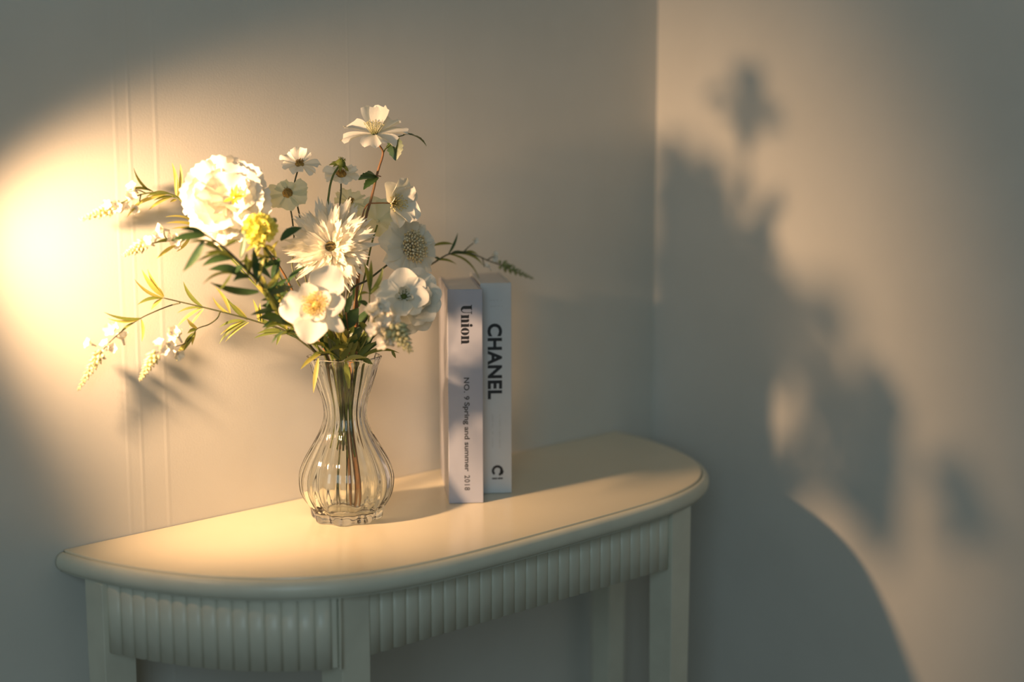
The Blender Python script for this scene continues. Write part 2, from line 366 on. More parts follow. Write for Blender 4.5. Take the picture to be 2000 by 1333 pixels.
vase['label'] = 'clear ribbed glass vase with round belly and narrow neck holding the flowers'; vase['category'] = 'vase'

# ------------------------------------------------------------------ plant pieces
def petal_vf(L, Wd, kind='round', cup=.25, curl=.0, ruffle=0.0, freq=3.0, ph=0.0, nu=6, nv=6, base=.14):
    V, F = [], []
    for i in range(nu+1):
        u = i/nu
        for j in range(nv+1):
            v_ = -1 + 2*j/nv
            if kind == 'round':
                w = Wd/2*(base + (1-base)*math.sin(min(1, u*1.22)*PI/2)**1.1); w *= 1 - .25*max(0, u-.7)/.3
                x = L*(u - .24*u*u*abs(v_)**2.2)
            elif kind == 'notch':
                w = Wd/2*(base + (1-base)*math.sin(min(1, u*1.15)*PI/2)**1.2)
                x = L*(u - .20*u*u*abs(v_)**2.4 - .08*u**4*math.cos(v_*PI*2.5)**2)
            elif kind == 'fringe':
                w = Wd/2*(base + (1-base)*u**.9); x = L*(u - .20*u*u*v_*v_ + .022*u**3*(1 if j % 2 else -1) + .04*u**3*math.sin(v_*5+ph))
            elif kind == 'split':            # a broad strap cut into pointed teeth at its end
                w = Wd/2*(.35 + .65*math.sin(min(1, u*1.3)*PI/2)) * (1 if u < .72 else 1-.28*(u-.72)/.28)
                x = L*(u if u < .7 else .7 + (u-.7)*(1.0 if j % 2 else .42) * (1 - .30*abs(v_)))
            else:                        # pointed
                w = Wd/2*max(.02, math.sin(PI*min(.985, .10+.90*u)**.85))**.75; x = L*u
            y = w*v_
            z = cup*w*(v_*v_) + curl*L*u*u + ruffle*L*u*u*math.sin(v_*freq+ph)
            V.append((x, y, z))
    for i in range(nu):
        for j in range(nv):
            a = i*(nv+1)+j; F.append((a, a+nv+1, a+nv+2, a+1))
    return V, F
def petal_mesh(m, **k):
    v, f = petal_vf(**k); return mesh_of('petal', v, f, m)
def place_petal(me, head, Mh, az, el, r0=0.0, roll=0.0, sc=1.0, lift=0.0):
    M = Mh @ Matrix.Rotation(az, 4, 'Z') @ Matrix.Translation((r0, 0, lift)) @ Matrix.Rotation(-el, 4, 'Y') @ Matrix.Rotation(roll, 4, 'X') @ Matrix.Scale(sc, 4)
    return part('petal', me, head, M)
def dome(name, r, h, m, parent, M, n=14, bumps=0.0, **k):
    V, F = [], []; rn = 6
    for i in range(rn+1):
        t = i/rn*PI/2
        for j in range(n):
            a = 2*PI*j/n; b_ = 1+bumps*random.uniform(-1, 1)
            V.append((r*math.cos(t)*math.cos(a)*b_, r*math.cos(t)*math.sin(a)*b_, h*math.sin(t)*b_))
    for i in range(rn):
        for j in range(n):
            a = i*n+j; c = i*n+(j+1) % n; F.append((a, c, c+n, a+n))
    F.append(tuple(range(n-1, -1, -1)))
    return part(name, mesh_of(name, V, F, m), parent, M, **k)
def stamens(parent, M, n, r, L, m, knob=.0011, spread=.5, name='stamens', th=.00028):
    V, F = [], []
    def add(v, f):
        o_ = len(V); V.extend(v); F.extend([tuple(i+o_ for i in q) for q in f])
    for i in range(n):
        a = i*2.39996; rr = r*math.sqrt((i+.5)/n); d = Vector((math.cos(a)*spread*rr/r, math.sin(a)*spread*rr/r, 1)).normalized()
        b0 = Vector((math.cos(a)*rr*.5, math.sin(a)*rr*.5, 0)); tip = b0 + d*L*random.uniform(.8, 1.1)
        add(*tube_vf([b0, b0.lerp(tip, .5), tip], th, th, 4))
        kb = [tip + Vector(q)*knob for q in ((1, 0, 0), (0, 1, 0), (-1, 0, 0), (0, -1, 0), (0, 0, 1.2), (0, 0, -1.2))]
        add(kb, [(0, 1, 4), (1, 2, 4), (2, 3, 4), (3, 0, 4), (1, 0, 5), (2, 1, 5), (3, 2, 5), (0, 3, 5)])
    return part(name, mesh_of(name, V, F, m), parent, M, kind='stuff')
def stem_from(label, name, cat, bottom, neck, rim, way, m, r0=.0013, r1=.0009, group=None, **k):
    # bottom/neck/rim: offsets (x, y, z) from the vase's axis; way: further points in the room
    random.seed(sum(ord(c)*(i+3) for i, c in enumerate(label)))
    pts = [Vector((VX+o_[0], VY+o_[1], o_[2])) for o_ in (bottom, neck, rim)] + list(way)
    t = thing(name, label, cat, pts[0], group)
    v, f = tube_vf(catmull(pts, 6), r0, r1); world_part('stem', v, f, m, t, **k)
    return t
def twig(pts, parent, m, r0=.0009, r1=.0005, name='stem', **k):
    v, f = tube_vf(catmull(pts, 5), r0, r1, 6); return world_part(name, v, f, m, parent, **k)
def leaf(parent, a, b_, width, m, bend=.12, fold=.25, side=None, nu=8, tooth=0.0, tw=.0, blunt=.9, face=None):
    a, b_ = Vector(a), Vector(b_); ax = b_-a; Ln = ax.length; t = ax.normalized()
    n = Vector(face) if face is not None else (-FWD + Vector((random.uniform(-.6, .6), random.uniform(-.3, .3), random.uniform(0, .9))))
    n = (n - t*n.dot(t)).normalized(); sd = t.cross(n)
    up = side if side is not None else Vector((0, 0, 1)); up = up - t*up.dot(t)
    if up.length > 1e-4: up.normalize()
    V, F = [], []
    for i in range(nu+1):
        u = i/nu; c = a + ax*u + up*(bend*Ln*4*u*(1-u))
        w = width/2*max(.03, math.sin(PI*min(.99, (.05+.95*u)**blunt)))**.85
        if tooth and 0 < i < nu: w *= 1 + tooth*(1 if i % 2 else -1)
        ang = tw*u; s2 = sd*math.cos(ang) + n*math.sin(ang); n2 = n*math.cos(ang) - sd*math.sin(ang)
        for q in (-1, -.5, 0, .5, 1): V.append(c + s2*(w*q) + n2*(fold*w*abs(q) - .0*w))
    for i in range(nu):
        for j in range(4):
            p = i*5+j; F.append((p, p+1, p+6, p+5))
    return world_part('leaf', V, F, m, parent)
_fl = {}
def floret_mesh(m, n=5, L=.0060, Wd=.0052):
    key = (m.name, n, L)
    if key not in _fl:
        V, F = [], []
        for i in range(n):
            v, f = petal_vf(L, Wd, 'round', .5, .25, nu=3, nv=4); Mx = Matrix.Rotation(2*PI*i/n, 4, 'Z') @ Matrix.Rotation(-.5, 4, 'Y'); o_ = len(V)
            V += [Mx @ Vector(q) for q in v]; F += [tuple(k+o_ for k in q) for q in f]
        v, f = tube_vf([Vector((0, 0, -.004)), Vector((0, 0, -.001)), Vector((0, 0, .0015))], .0007, .0012, 5); o_ = len(V); V += v; F += [tuple(k+o_ for k in q) for q in f]
        _fl[key] = mesh_of('floret', V, F, m)
    return _fl[key]
def florets(parent, pts, m, scale=1.0, n=5):
    for p in pts:
        d = view_dir(random.uniform(-.7, .7), random.uniform(-.4, .8), random.uniform(.2, 1))
        part('floret', floret_mesh(m, n), parent, frame(p, d, random.uniform(0, 6)) @ Matrix.Scale(scale*random.uniform(.85, 1.15), 4))
def spike(parent, a, b_, r0, m, n=44, name='bud_spike'):
    a, b_ = Vector(a), Vector(b_); ax = b_-a; V, F = [], []
    v, f = tube_vf([a, a.lerp(b_, .5), b_], .0008, .0004, 5); V += v; F += f
    t = ax.normalized(); N = t.orthogonal().normalized(); B = t.cross(N)
    for i in range(n):
        u = (i+.3)/n; ang = i*2.39996; r = r0*(1-u*.82); rad = N*math.cos(ang)+B*math.sin(ang)
        c = a + ax*u + rad*r*.62; d = (rad*.8+t*.75).normalized(); L = r*.75+.0006; ww = r*.30+.0003
        M = frame(c, d); o_ = len(V)
        ringp = [(ww*math.cos(k*PI/2.5), ww*math.sin(k*PI/2.5), 0) for k in range(5)]
        V += [M @ Vector(q) for q in ringp] + [M @ Vector((0, 0, -L*.6)), M @ Vector((0, 0, L))]
        for k in range(5): F += [(o_+k, o_+(k+1) % 5, o_+6), (o_+(k+1) % 5, o_+k, o_+5)]
    return world_part(name, V, F, m, parent)
def head_part(parent, name, M, r, m):   # the receptacle under the petals, parent of the petals
    V, F = [], []; n = 10
    for i, (h, q) in enumerate(((-.0075, .20), (-.006, .5), (-.003, .85), (-.0005, 1.0), (.0006, .5))):
        for j in range(n):
            a = 2*PI*j/n; V.append((r*q*math.cos(a), r*q*math.sin(a), h*r/.004))
    for i in range(4):
        for j in range(n):
            a = i*n+j; c = i*n+(j+1) % n; F.append((a, c, c+n, a+n))
    F.append(tuple(range(n-1, -1, -1))); F.append(tuple(4*n+j for j in range(n)))
    return part(name, mesh_of(name, V, F, m), parent, M)
PX = 1/1740.0                            # metres per photograph pixel at the bouquet
def simple_flower(t, loc, face, petals, m, spin=0.0, centre=None, calyx=M_stemg, variants=4, kind='round', cup=.3, ruffle=.06, base=.16, r=.0035):
    # petals: (azimuth deg, elevation deg, length px, width px, curl)
    Mh = frame(loc, face, spin); hd = head_part(t, 'flower_head', Mh, r, calyx)
    for i, (az, el, L, Wd, cu) in enumerate(petals):
        me = petal_mesh(m, L=L*PX, Wd=Wd*PX, kind=kind, cup=cup*random.uniform(.7, 1.3), curl=cu, ruffle=ruffle, freq=random.uniform(3, 6), ph=random.uniform(0, 6), nu=7, nv=8, base=base)
        place_petal(me, hd, Mh, math.radians(az), math.radians(el), r*.35, random.uniform(-.15, .15))
    return hd, Mh

# ------------------------------------------------------------------ the bouquet
random.seed(11)
def J(s=.003): return random.uniform(-s, s)
def inside(dx, dy, low=.055, b=.010):   # how a stem that leaves the vase towards (dx, dy) crosses its foot, neck and rim
    return ((-dx*b+J(), -dy*b+J(), low), (dx*.007+J(.004), dy*.007+J(.004), .126), (dx*.024+J(.002), dy*.024+J(.002), .190))
# --- large carnation, left
Cc = P(443, 391, -.098)
t = stem_from('large full ruffled white carnation on the left side of the bouquet', 'carnation', 'flower', *inside(-.9, .1, .05), [P(600, 625, -.095), P(545, 520, -.09), P(490, 455, -.085), Cc - view_dir(.15, .0, .9)*.024], M_stemb, .0016, .0012)
Mh = frame(Cc, view_dir(.22, .05, .9)); hd = head_part(t, 'flower_head', Mh, .0045, M_carn)
cm = [petal_mesh(M_carn, L=.042, Wd=wd_, kind='fringe', cup=.10, curl=c, ruffle=.13, freq=fq, ph=ph, nu=8, nv=14, base=.15) for wd_, c, fq, ph in ((.050, -.16, 3.2, 0), (.046, -.05, 4.0, 1.5), (.052, .05, 3.6, 3.3), (.044, -.24, 4.6, 4.4))]
for lay, (cnt, el, sc, r0) in enumerate(((9, 2, 1.0, .004), (9, 17, .98, .004), (8, 33, .92, .003), (7, 50, .82, .003), (5, 66, .68, .002))):
    for k in range(cnt):
        place_petal(random.choice(cm), hd, Mh, 2*PI*(k+.5*(lay % 2))/cnt + random.uniform(-.12, .12), math.radians(el+random.uniform(-6, 6)), r0, random.uniform(-.35, .35), sc*random.uniform(.84, 1.08), -.004)
fm = petal_mesh(M_yelflor, L=.020, Wd=.004, kind='point', cup=.3, curl=.25, nu=4, nv=2)
for k in range(16): place_petal(fm, hd, Mh @ Matrix.Translation((.006, 0, .017)), k*2.4, math.radians(random.uniform(35, 80)), .001, 0, random.uniform(.6, 1.0))
# --- yellow blossom cluster
t = stem_from('small yellow blossom cluster just below and right of the large carnation', 'yellow_blossom', 'flower', *inside(-.7, -.2, .07), [P(610, 640, -.130), P(565, 575, -.150), P(530, 505, -.162), P(512, 478, -.164)], M_stemg, .0013, .0011)
Cy = P(507, 450, -.166); Mh = frame(Cy, view_dir(-.1, .45, .85)); hd = head_part(t, 'flower_head', Mh, .009, M_leaf2)
fy = floret_mesh(M_yelflor, 5, .0082)
for k in range(30):
    a = k*2.39996; z = 1 - 1.25*(k+.5)/30; rr = math.sqrt(max(0, 1-z*z)); d = Vector((rr*math.cos(a), rr*math.sin(a), z))
    part('floret', fy, hd, Mh @ frame(d*.0118, d + Vector((random.uniform(-.3, .3), random.uniform(-.3, .3), 0)), k) @ Matrix.Scale(random.uniform(.7, 1.1), 4))
for px, py in ((535, 432), (529, 443), (478, 456)):
    twig([P(512, 478, -.164), P((px+512)/2, (py+470)/2, -.164), P(px, py, -.163)], t, M_stemg, .0006, .0005)
    dome('bud', .0032, .0036, M_budg, t, frame(P(px, py, -.163), view_dir(.2, .8, .4)))
for a, b_, w in (((527, 500), (500, 470), 7), ((520, 505), (488, 500), 6), ((530, 495), (545, 470), 6), ((515, 490), (520, 462), 5), ((512, 478), (494, 522), 11), ((516, 480), (522, 516), 10), ((520, 478), (540, 505), 9), ((508, 476), (480, 492), 8)): leaf(t, P(*a, -.164), P(*b_, -.160), w*PX, M_leaf3, .1)
for a, b_, w in (((548, 470), (590, 445), 15), ((545, 505), (500, 512), 13), ((545, 505), (535, 560), 14), ((548, 510), (505, 535), 13), ((560, 545), (520, 600), 11), ((560, 555), (600, 520), 9)): leaf(t, P(*a, -.160), P(*b_, -.164), w*PX, M_leaf, .1)
# --- tall white anemone, top
t = stem_from('tall white anemone topping the bouquet, on a reddish stem with toothed leaves', 'tall_anemone', 'flower', (.011, -.002, .014), (.007, .002, .126), (.012, -.004, .19), [P(697, 560, -.128), P(712, 440, -.13), P(726, 385, -.132), P(738, 335, -.134), P(748, 300, -.135), P(741, 284, -.136), P(733, 268, -.136)], M_stemb, [.0056, .0050, .0034, .0016, .0015, .0015, .0014, .0013, .0011, .0010, .0009], .0009)
hd, Mh = simple_flower(t, P(731, 262, -.136), view_dir(.02, .90, .45), [(95, 38, 62, 46, .12), (60, 50, 60, 44, .05), (150, 14, 66, 46, -.16), (200, 8, 66, 44, -.22), (262, 6, 50, 42, -.28), (312, 4, 56, 44, -.22), (2, 10, 66, 48, -.12), (30, 22, 58, 44, -.05)], M_white, 0, kind='notch', cup=.32, ruffle=.07)
stamens(hd, Mh, 38, .006, .014, M_bud, .0008, .8); dome('flower_center', .0035, .004, M_leaf2, hd, Mh, bumps=.1)
twig([P(747, 304, -.135), P(752, 292, -.134), P(760, 285, -.133), P(772, 270, -.133), P(789, 264, -.132)], t, M_stemg, .0008, .0006)
leaf(t, P(771, 266, -.133), P(773, 314, -.136), 33*PX, M_leaf, .03, .2, tooth=.10, nu=12, face=view_dir(-.2, .2, 1))
leaf(t, P(788, 264, -.132), P(833, 286, -.130), 17*PX, M_leaf, .12, .35, tooth=.08, nu=12, face=view_dir(-.1, .8, .5))
twig([P(734, 347, -.133), P(738, 344, -.134), P(744, 345, -.134)], t, M_stemb, .0008, .0006)
for a, b_, w in (((738, 346), (700, 352), 22), ((738, 346), (710, 371), 18), ((735, 345), (716, 338), 15)): leaf(t, P(*a, -.134), P(*b_, -.140), w*PX, M_leaf, .06, .25, tooth=.10, nu=12, face=view_dir(.1, .6, .7))
# --- white anemone turned away, right of the tall stem
t = stem_from('white anemone in profile below the tall one, yellow stamens turned to the right', 'side_anemone', 'flower', *inside(.2, .1, .08), [P(700, 560, -.12), P(706, 440, -.14), P(716, 402, -.145), P(735, 397, -.140), P(764, 397, -.140)], M_stemb, .0011, .0008)
hd, Mh = simple_flower(t, P(768, 396, -.140), view_dir(.62, -.05, .74), [(96, 52, 66, 52, -.10), (60, 62, 58, 44, -.05), (135, 40, 60, 44, -.12), (20, 40, 48, 44, -.15), (255, 35, 58, 38, .0), (285, 55, 60, 46, -.06), (318, 45, 58, 50, -.10), (190, 50, 40, 36, .05)], M_white, 0, calyx=M_stem, cup=.35, ruffle=.05)
stamens(hd, Mh, 48, .005, .015, M_yel, .0010, .9)
# --- small dark-eyed blossoms on dark wiry stems
def small_blossom(label, c, y, face, pet, way, low=.08, stemm=M_stem, m=M_white, disc=.0052, d=(-.2, .5), spin=0):
    t = stem_from(label, 'small_blossom', 'flower', *inside(*d, low), way, stemm, .0011, .0009, 'small dark-eyed blossoms at the back of the bouquet')
    hd, Mh = simple_flower(t, P(*c, y), face, pet, m, spin, cup=.3, ruffle=.10, kind='notch', r=.0028)
    dome('flower_center', disc, disc*.75, M_brown, hd, Mh, 14, .06); stamens(hd, Mh, 22, disc*.8, .006, M_brown, .0007, .5)
    return t, hd, Mh
small_blossom('small white blossom with brown eye, highest of those on dark stems, right of the carnation', (585, 322), -.078, view_dir(.05, .75, .55), [(95, 45, 36, 32, .0), (150, 18, 42, 32, -.1), (195, 10, 34, 30, -.15), (255, 8, 30, 28, -.2), (320, 5, 36, 24, -.3), (355, 12, 40, 30, -.15), (45, 38, 32, 30, .0)],
              [P(600, 560, -.11), P(588, 440, -.09), P(577, 385, -.082), P(575, 360, -.08), P(583, 328, -.078)])
small_blossom('pale greenish blossom with large brown eye, under the highest brown-eyed one', (562, 378), -.088, view_dir(-.05, .35, .9), [(180, 6, 44, 36, -.1), (222, 4, 40, 34, -.1), (280, 6, 36, 36, -.1), (335, 6, 40, 38, -.1), (20, 10, 40, 36, -.05), (80, 20, 22, 30, .0), (130, 14, 26, 30, .0)],
              [P(610, 600, -.12), P(572, 530, -.115), P(575, 480, -.10), P(571, 430, -.092), P(564, 392, -.089)], m=M_pale, disc=.0060, d=(-.35, .2))
small_blossom('small white blossom with orange-brown eye, half behind a green seed head', (666, 341), -.090, view_dir(.1, .72, .6), [(170, 10, 36, 28, -.05), (205, 0, 34, 28, -.1), (250, -6, 22, 26, -.15), (300, -4, 26, 26, -.15), (345, 4, 38, 28, -.1), (15, 16, 34, 28, .0), (120, 26, 22, 24, .0), (60, 28, 22, 24, .0)],
              [P(672, 560, -.11), P(664, 420, -.10), P(666, 375, -.095), P(666, 349, -.091)], d=(.0, .3), disc=.0062)
small_blossom('faint pale blossom peeping out above the spiky chrysanthemum, behind it', (684, 396), -.088, view_dir(.25, .8, .45), [(100, 30, 34, 30, .0), (30, 20, 40, 30, -.1), (335, 8, 36, 30, -.2), (200, 15, 40, 34, -.1), (250, 5, 34, 30, -.2), (155, 22, 36, 30, .0), (290, 5, 36, 34, -.2)],
              [P(680, 560, -.11), P(678, 440, -.092), P(682, 405, -.088)], m=M_pale, d=(.1, .35), disc=.0035)
t = stem_from('green seed head without petals on a bare green stem, top centre of the bouquet', 'seed_head', 'flower', *inside(-.05, .1, .07), [P(660, 560, -.12), P(642, 420, -.112), P(643, 375, -.110), P(650, 345, -.108), P(661, 326, -.107)], M_stemg, .0014, .0012)
Mh = frame(P(664, 323, -.107), view_dir(.35, .8, .3)); dome('bud', .0062, .0075, M_leaf2, t, Mh, 12, .05)
for k in range(8): leaf(t, Mh @ Vector((0, 0, .001)), Mh @ Vector((.012*math.cos(k*PI/4), .012*math.sin(k*PI/4), -.002-.002*(k % 2))), .0042, M_leaf2, .1, .2, nu=4)
stamens(t, Mh @ Matrix.Translation((0, 0, .004)), 18, .004, .005, M_leaf2, .0006, .7)
# --- pale blossom seen from behind, between chrysanthemum and the side anemone
t = stem_from('broad pale greenish blossom in the shade behind the chrysanthemum and side anemone', 'pale_blossom', 'flower', *inside(.2, .5, .09), [P(705, 570, -.115), P(725, 480, -.112), P(737, 440, -.110)], M_stemg, .0013, .001)
hd, Mh = simple_flower(t, P(738, 432, -.108), view_dir(.15, .5, -.8), [(k*60+10, 20, 50, 54, -.05) for k in range(6)], M_pale, 0, calyx=M_pale, cup=.25, ruffle=.05, r=.0022)
# --- spiky chrysanthemum
Cm = P(646, 482, -.132)
t = stem_from('big spiky-petalled cream-white chrysanthemum in the middle of the bouquet', 'chrysanthemum', 'flower', *inside(-.1, -.9, .012, .004), [P(672, 640, -.125), P(665, 560, -.128), P(655, 510, -.128), Cm - view_dir(0, .25, .85)*.012], M_stem, .0019, .0016)
Mh = frame(Cm, view_dir(-.06, .22, .95)); hd = head_part(t, 'flower_head', Mh, .010, M_stemg)
mm = [petal_mesh(M_mum, L=.049, Wd=w, kind=kd, cup=.42, curl=c, ruffle=.02, nu=7, nv=n_) for w, c, kd, n_ in ((.0135, .02, 'split', 6), (.0105, .14, 'split', 4), (.0150, -.06, 'split', 6), (.0085, -.12, 'point', 4), (.0105, .20, 'point', 4), (.0115, .08, 'split', 4))]
for lay, (cnt, el, sc, r0) in enumerate(((18, -4, 1.0, .006), (20, 7, 1.0, .006), (20, 17, .97, .006), (19, 28, .90, .006), (17, 39, .78, .006), (15, 51, .62, .006), (11, 63, .46, .006))):
    for k in range(cnt):
        az = 2*PI*(k+.5*(lay % 2))/cnt + random.uniform(-.1, .1)
        s = sc*random.uniform(.84, 1.10)*(1.0 if math.sin(az) > -.2 else .93)
        place_petal(random.choice(mm), hd, Mh, az, math.radians(el+random.uniform(-7, 7)), r0, random.uniform(-.6, .6), s)
dome('flower_center', .0058, .0024, M_eye, hd, Mh @ Matrix.Translation((0, 0, .001)), 14, .08)
# --- white five-petalled anemone, front
t = stem_from('open white anemone with rounded petals and yellow eye, low at the front left', 'front_anemone', 'flower', *inside(-.5, -.8, .05), [P(668, 690, -.140), P(652, 650, -.172), P(630, 615, -.193)], M_stem, .0014, .0011)
hd, Mh = simple_flower(t, P(618, 597, -.202), view_dir(-.10, .14, .97), [(64, 8, 76, 70, -.03), (188, 6, 66, 64, -.06), (260, 8, 68, 66, -.05), (4, 12, 52, 50, -.08), (316, 2, 64, 34, -.14), (120, 24, 44, 42, .0), (225, 28, 36, 34, .02), (35, 30, 36, 36, .0), (295, 28, 34, 34, .0)], M_white, 0, cup=.26, ruffle=.045, base=.13)
dome('flower_center', .0042, .004, M_yel, hd, Mh @ Matrix.Translation((0, 0, .002)), 12, .1); stamens(hd, Mh, 90, .008, .013, M_yel, .0010, 1.15)
# --- scabious, right
t = stem_from('white scabious with broad wavy petals and cream pincushion middle, upper right of the bouquet', 'scabious', 'flower', *inside(.3, -.7, .09), [P(680, 580, -.140), P(722, 545, -.130), P(763, 513, -.130), P(792, 493, -.127)], M_stem, .0014, .0011)
hd, Mh = simple_flower(t, P(801, 484, -.128), view_dir(.60, .10, .78), [(172, 14, 82, 70, -.05), (140, 18, 70, 60, -.02), (205, 12, 76, 64, -.06), (105, 18, 56, 54, -.05), (240, 14, 62, 58, -.10), (75, 14, 54, 52, -.12), (270, 12, 62, 52, -.14), (40, 10, 58, 54, -.15), (305, 10, 66, 50, -.2), (5, 8, 62, 56, -.15), (338, 8, 62, 54, -.18)], M_white, 0, kind='notch', cup=.2, ruffle=.09, base=.2)
stamens(hd, Mh @ Matrix.Scale(1.25, 4, (0, 1, 0)), 95, .0150, .0135, M_cream, .0017, .85, 'pincushion', .0004)
fp = petal_mesh(M_white, L=.011, Wd=.0075, kind='round', cup=.5, curl=.3, nu=4, nv=4)
for k in range(18): place_petal(fp, hd, Mh, k*2*PI/18, math.radians(42+random.uniform(-10, 12)), .011, random.uniform(-.4, .4), random.uniform(.8, 1.2))
# --- cupped white blossom and the broad shaded one behind it
t = stem_from('cupped white blossom with dark green eye and rounded petals, in shade at lower right', 'cupped_blossom', 'flower', *inside(.3, -.8, .09), [P(705, 660, -.150), P(735, 620, -.180), P(770, 592, -.208), P(783, 584, -.222)], M_stemg, .0013, .001)
hd, Mh = simple_flower(t, P(789, 580, -.226), view_dir(.10, .22, .92), [(92, 14, 52, 58, .0), (165, 8, 56, 50, -.06), (205, 4, 62, 52, -.10), (262, 30, 46, 40, -.05), (230, 14, 48, 44, -.05), (305, 18, 44, 44, -.05), (350, 26, 48, 46, -.05), (35, 20, 46, 46, -.05)], M_white, 0, calyx=M_leaf, cup=.34, ruffle=.04)
dome('flower_center', .0032, .002, M_leaf2, hd, Mh @ Matrix.Translation((0, 0, .0012)), 12, .1); stamens(hd, Mh, 14, .004, .008, M_leaf2, .0008, .8)
ip = petal_mesh(M_white, L=.014, Wd=.010, kind='round', cup=.5, curl=.2, nu=4, nv=4)
for az, el in ((120, 62), (75, 58), (200, 50), (330, 52)): place_petal(ip, hd, Mh, math.radians(az), math.radians(el), .004)
t = stem_from('broad greyish-white blossom with overlapping petals at the right edge, above the book', 'broad_blossom', 'flower', *inside(.6, -.5, .10), [P(718, 670, -.140), P(760, 630, -.175), P(800, 592, -.196)], M_stemg, .0013, .001)
hd, Mh = simple_flower(t, P(806, 583, -.200), view_dir(.42, .10, .88), [(62, 0, 64, 62, -.20), (30, -14, 64, 62, -.22), (0, -4, 62, 62, -.20), (-30, -16, 62, 62, -.22), (-62, -2, 66, 66, -.18), (-95, -12, 68, 68, -.16), (95, -10, 62, 58, -.16), (-128, -4, 58, 54, -.12), (130, -16, 56, 54, -.16), (175, -12, 54, 54, -.14),
    (45, 26, 56, 54, -.12), (8, 30, 54, 54, -.12), (-25, 28, 54, 54, -.12), (-60, 30, 56, 56, -.12), (-92, 26, 56, 54, -.10), (150, 32, 50, 50, -.05), (210, 30, 50, 50, -.05), (100, 34, 50, 50, -.05),
    (20, 56, 42, 44, -.02), (-40, 58, 42, 44, -.02), (80, 58, 40, 44, .0), (200, 58, 40, 44, .0), (-100, 56, 42, 44, .0), (140, 60, 38, 42, .0)], M_white, 0, calyx=M_leaf, cup=.26, ruffle=.05, base=.22)
# --- dark-leaved branch to the left
yb = lambda px: -.124 - .048*max(0, min(1, (620-px)/100))**.8
Bp = lambda px, py, dy=0: P(px, py, yb(px)+dy)
t = stem_from('branch of dark green willow-like leaves reaching out to the left', 'leafy_branch', 'branch', *inside(-.9, -.6, .06), [Bp(618, 690), Bp(585, 645), Bp(540, 590), Bp(495, 540), Bp(455, 500), Bp(425, 474), Bp(398, 457)], M_stem, .0021, .0012)
for a, b_, w, bd, mm_ in (((402, 459), (353, 448), 13, .08, 0), ((400, 461), (333, 470), 15, .05, 0), ((398, 470), (357, 531), 14, -.05, 0), ((425, 475), (368, 474), 9, .05, 1), ((432, 490), (398, 478), 15, .05, 0), ((446, 492), (385, 511), 10, .05, 1), ((455, 505), (395, 520), 14, .1, 0), ((478, 542), (408, 527), 18, .12, 0), ((505, 570), (410, 552), 20, -.08, 0), ((460, 505), (400, 495), 9, .1, 1),
                       ((452, 535), (396, 556), 5, .12, 1), ((452, 535), (425, 570), 5, -.05, 1), ((560, 632), (504, 622), 19, .08, 0), ((520, 575), (572, 560), 16, .02, 0), ((545, 600), (598, 582), 14, .05, 0), ((545, 600), (510, 598), 12, .05, 0), ((500, 545), (495, 485), 13, .08, 0), ((480, 515), (530, 545), 14, .1, 0), ((470, 505), (478, 455), 12, -.05, 0), ((520, 575), (545, 520), 12, -.1, 0), ((575, 640), (600, 600), 12, .1, 0), ((600, 670), (560, 655), 10, .1, 1), ((590, 655), (620, 620), 10, .1, 0),
                       ((508, 560), (520, 500), 10, .1, 2), ((515, 566), (548, 525), 9, -.1, 2), ((520, 572), (500, 530), 8, .1, 2), ((548, 610), (540, 560), 9, .1, 2), ((530, 590), (556, 545), 8, .1, 2), ((470, 512), (505, 520), 9, .1, 1), ((440, 482), (470, 470), 8, .1, 1), ((560, 620), (580, 585), 8, .1, 2), ((495, 545), (530, 575), 9, -.1, 2)):
    leaf(t, Bp(*a), Bp(*b_, random.uniform(-.012, .01)), w*PX, (M_leaf, M_leaf2, M_leaf3)[mm_], bd, .22)
for k in range(24):                      # the crowd of smaller leaves towards its foot
    u = random.uniform(.22, 1); px, py = 618-150*u + random.uniform(-6, 6), 690-170*u + random.uniform(-6, 6)
    ang = math.radians(random.choice((1, 1, -1))*random.uniform(10, 80)) + math.radians(222); l = random.uniform(32, 62)
    leaf(t, Bp(px, py), Bp(px + l*math.cos(ang), py + l*math.sin(ang), random.uniform(-.015, .02)), random.uniform(8, 15)*PX, random.choice((M_leaf, M_leaf, M_leaf2)), random.uniform(-.1, .14), .22)
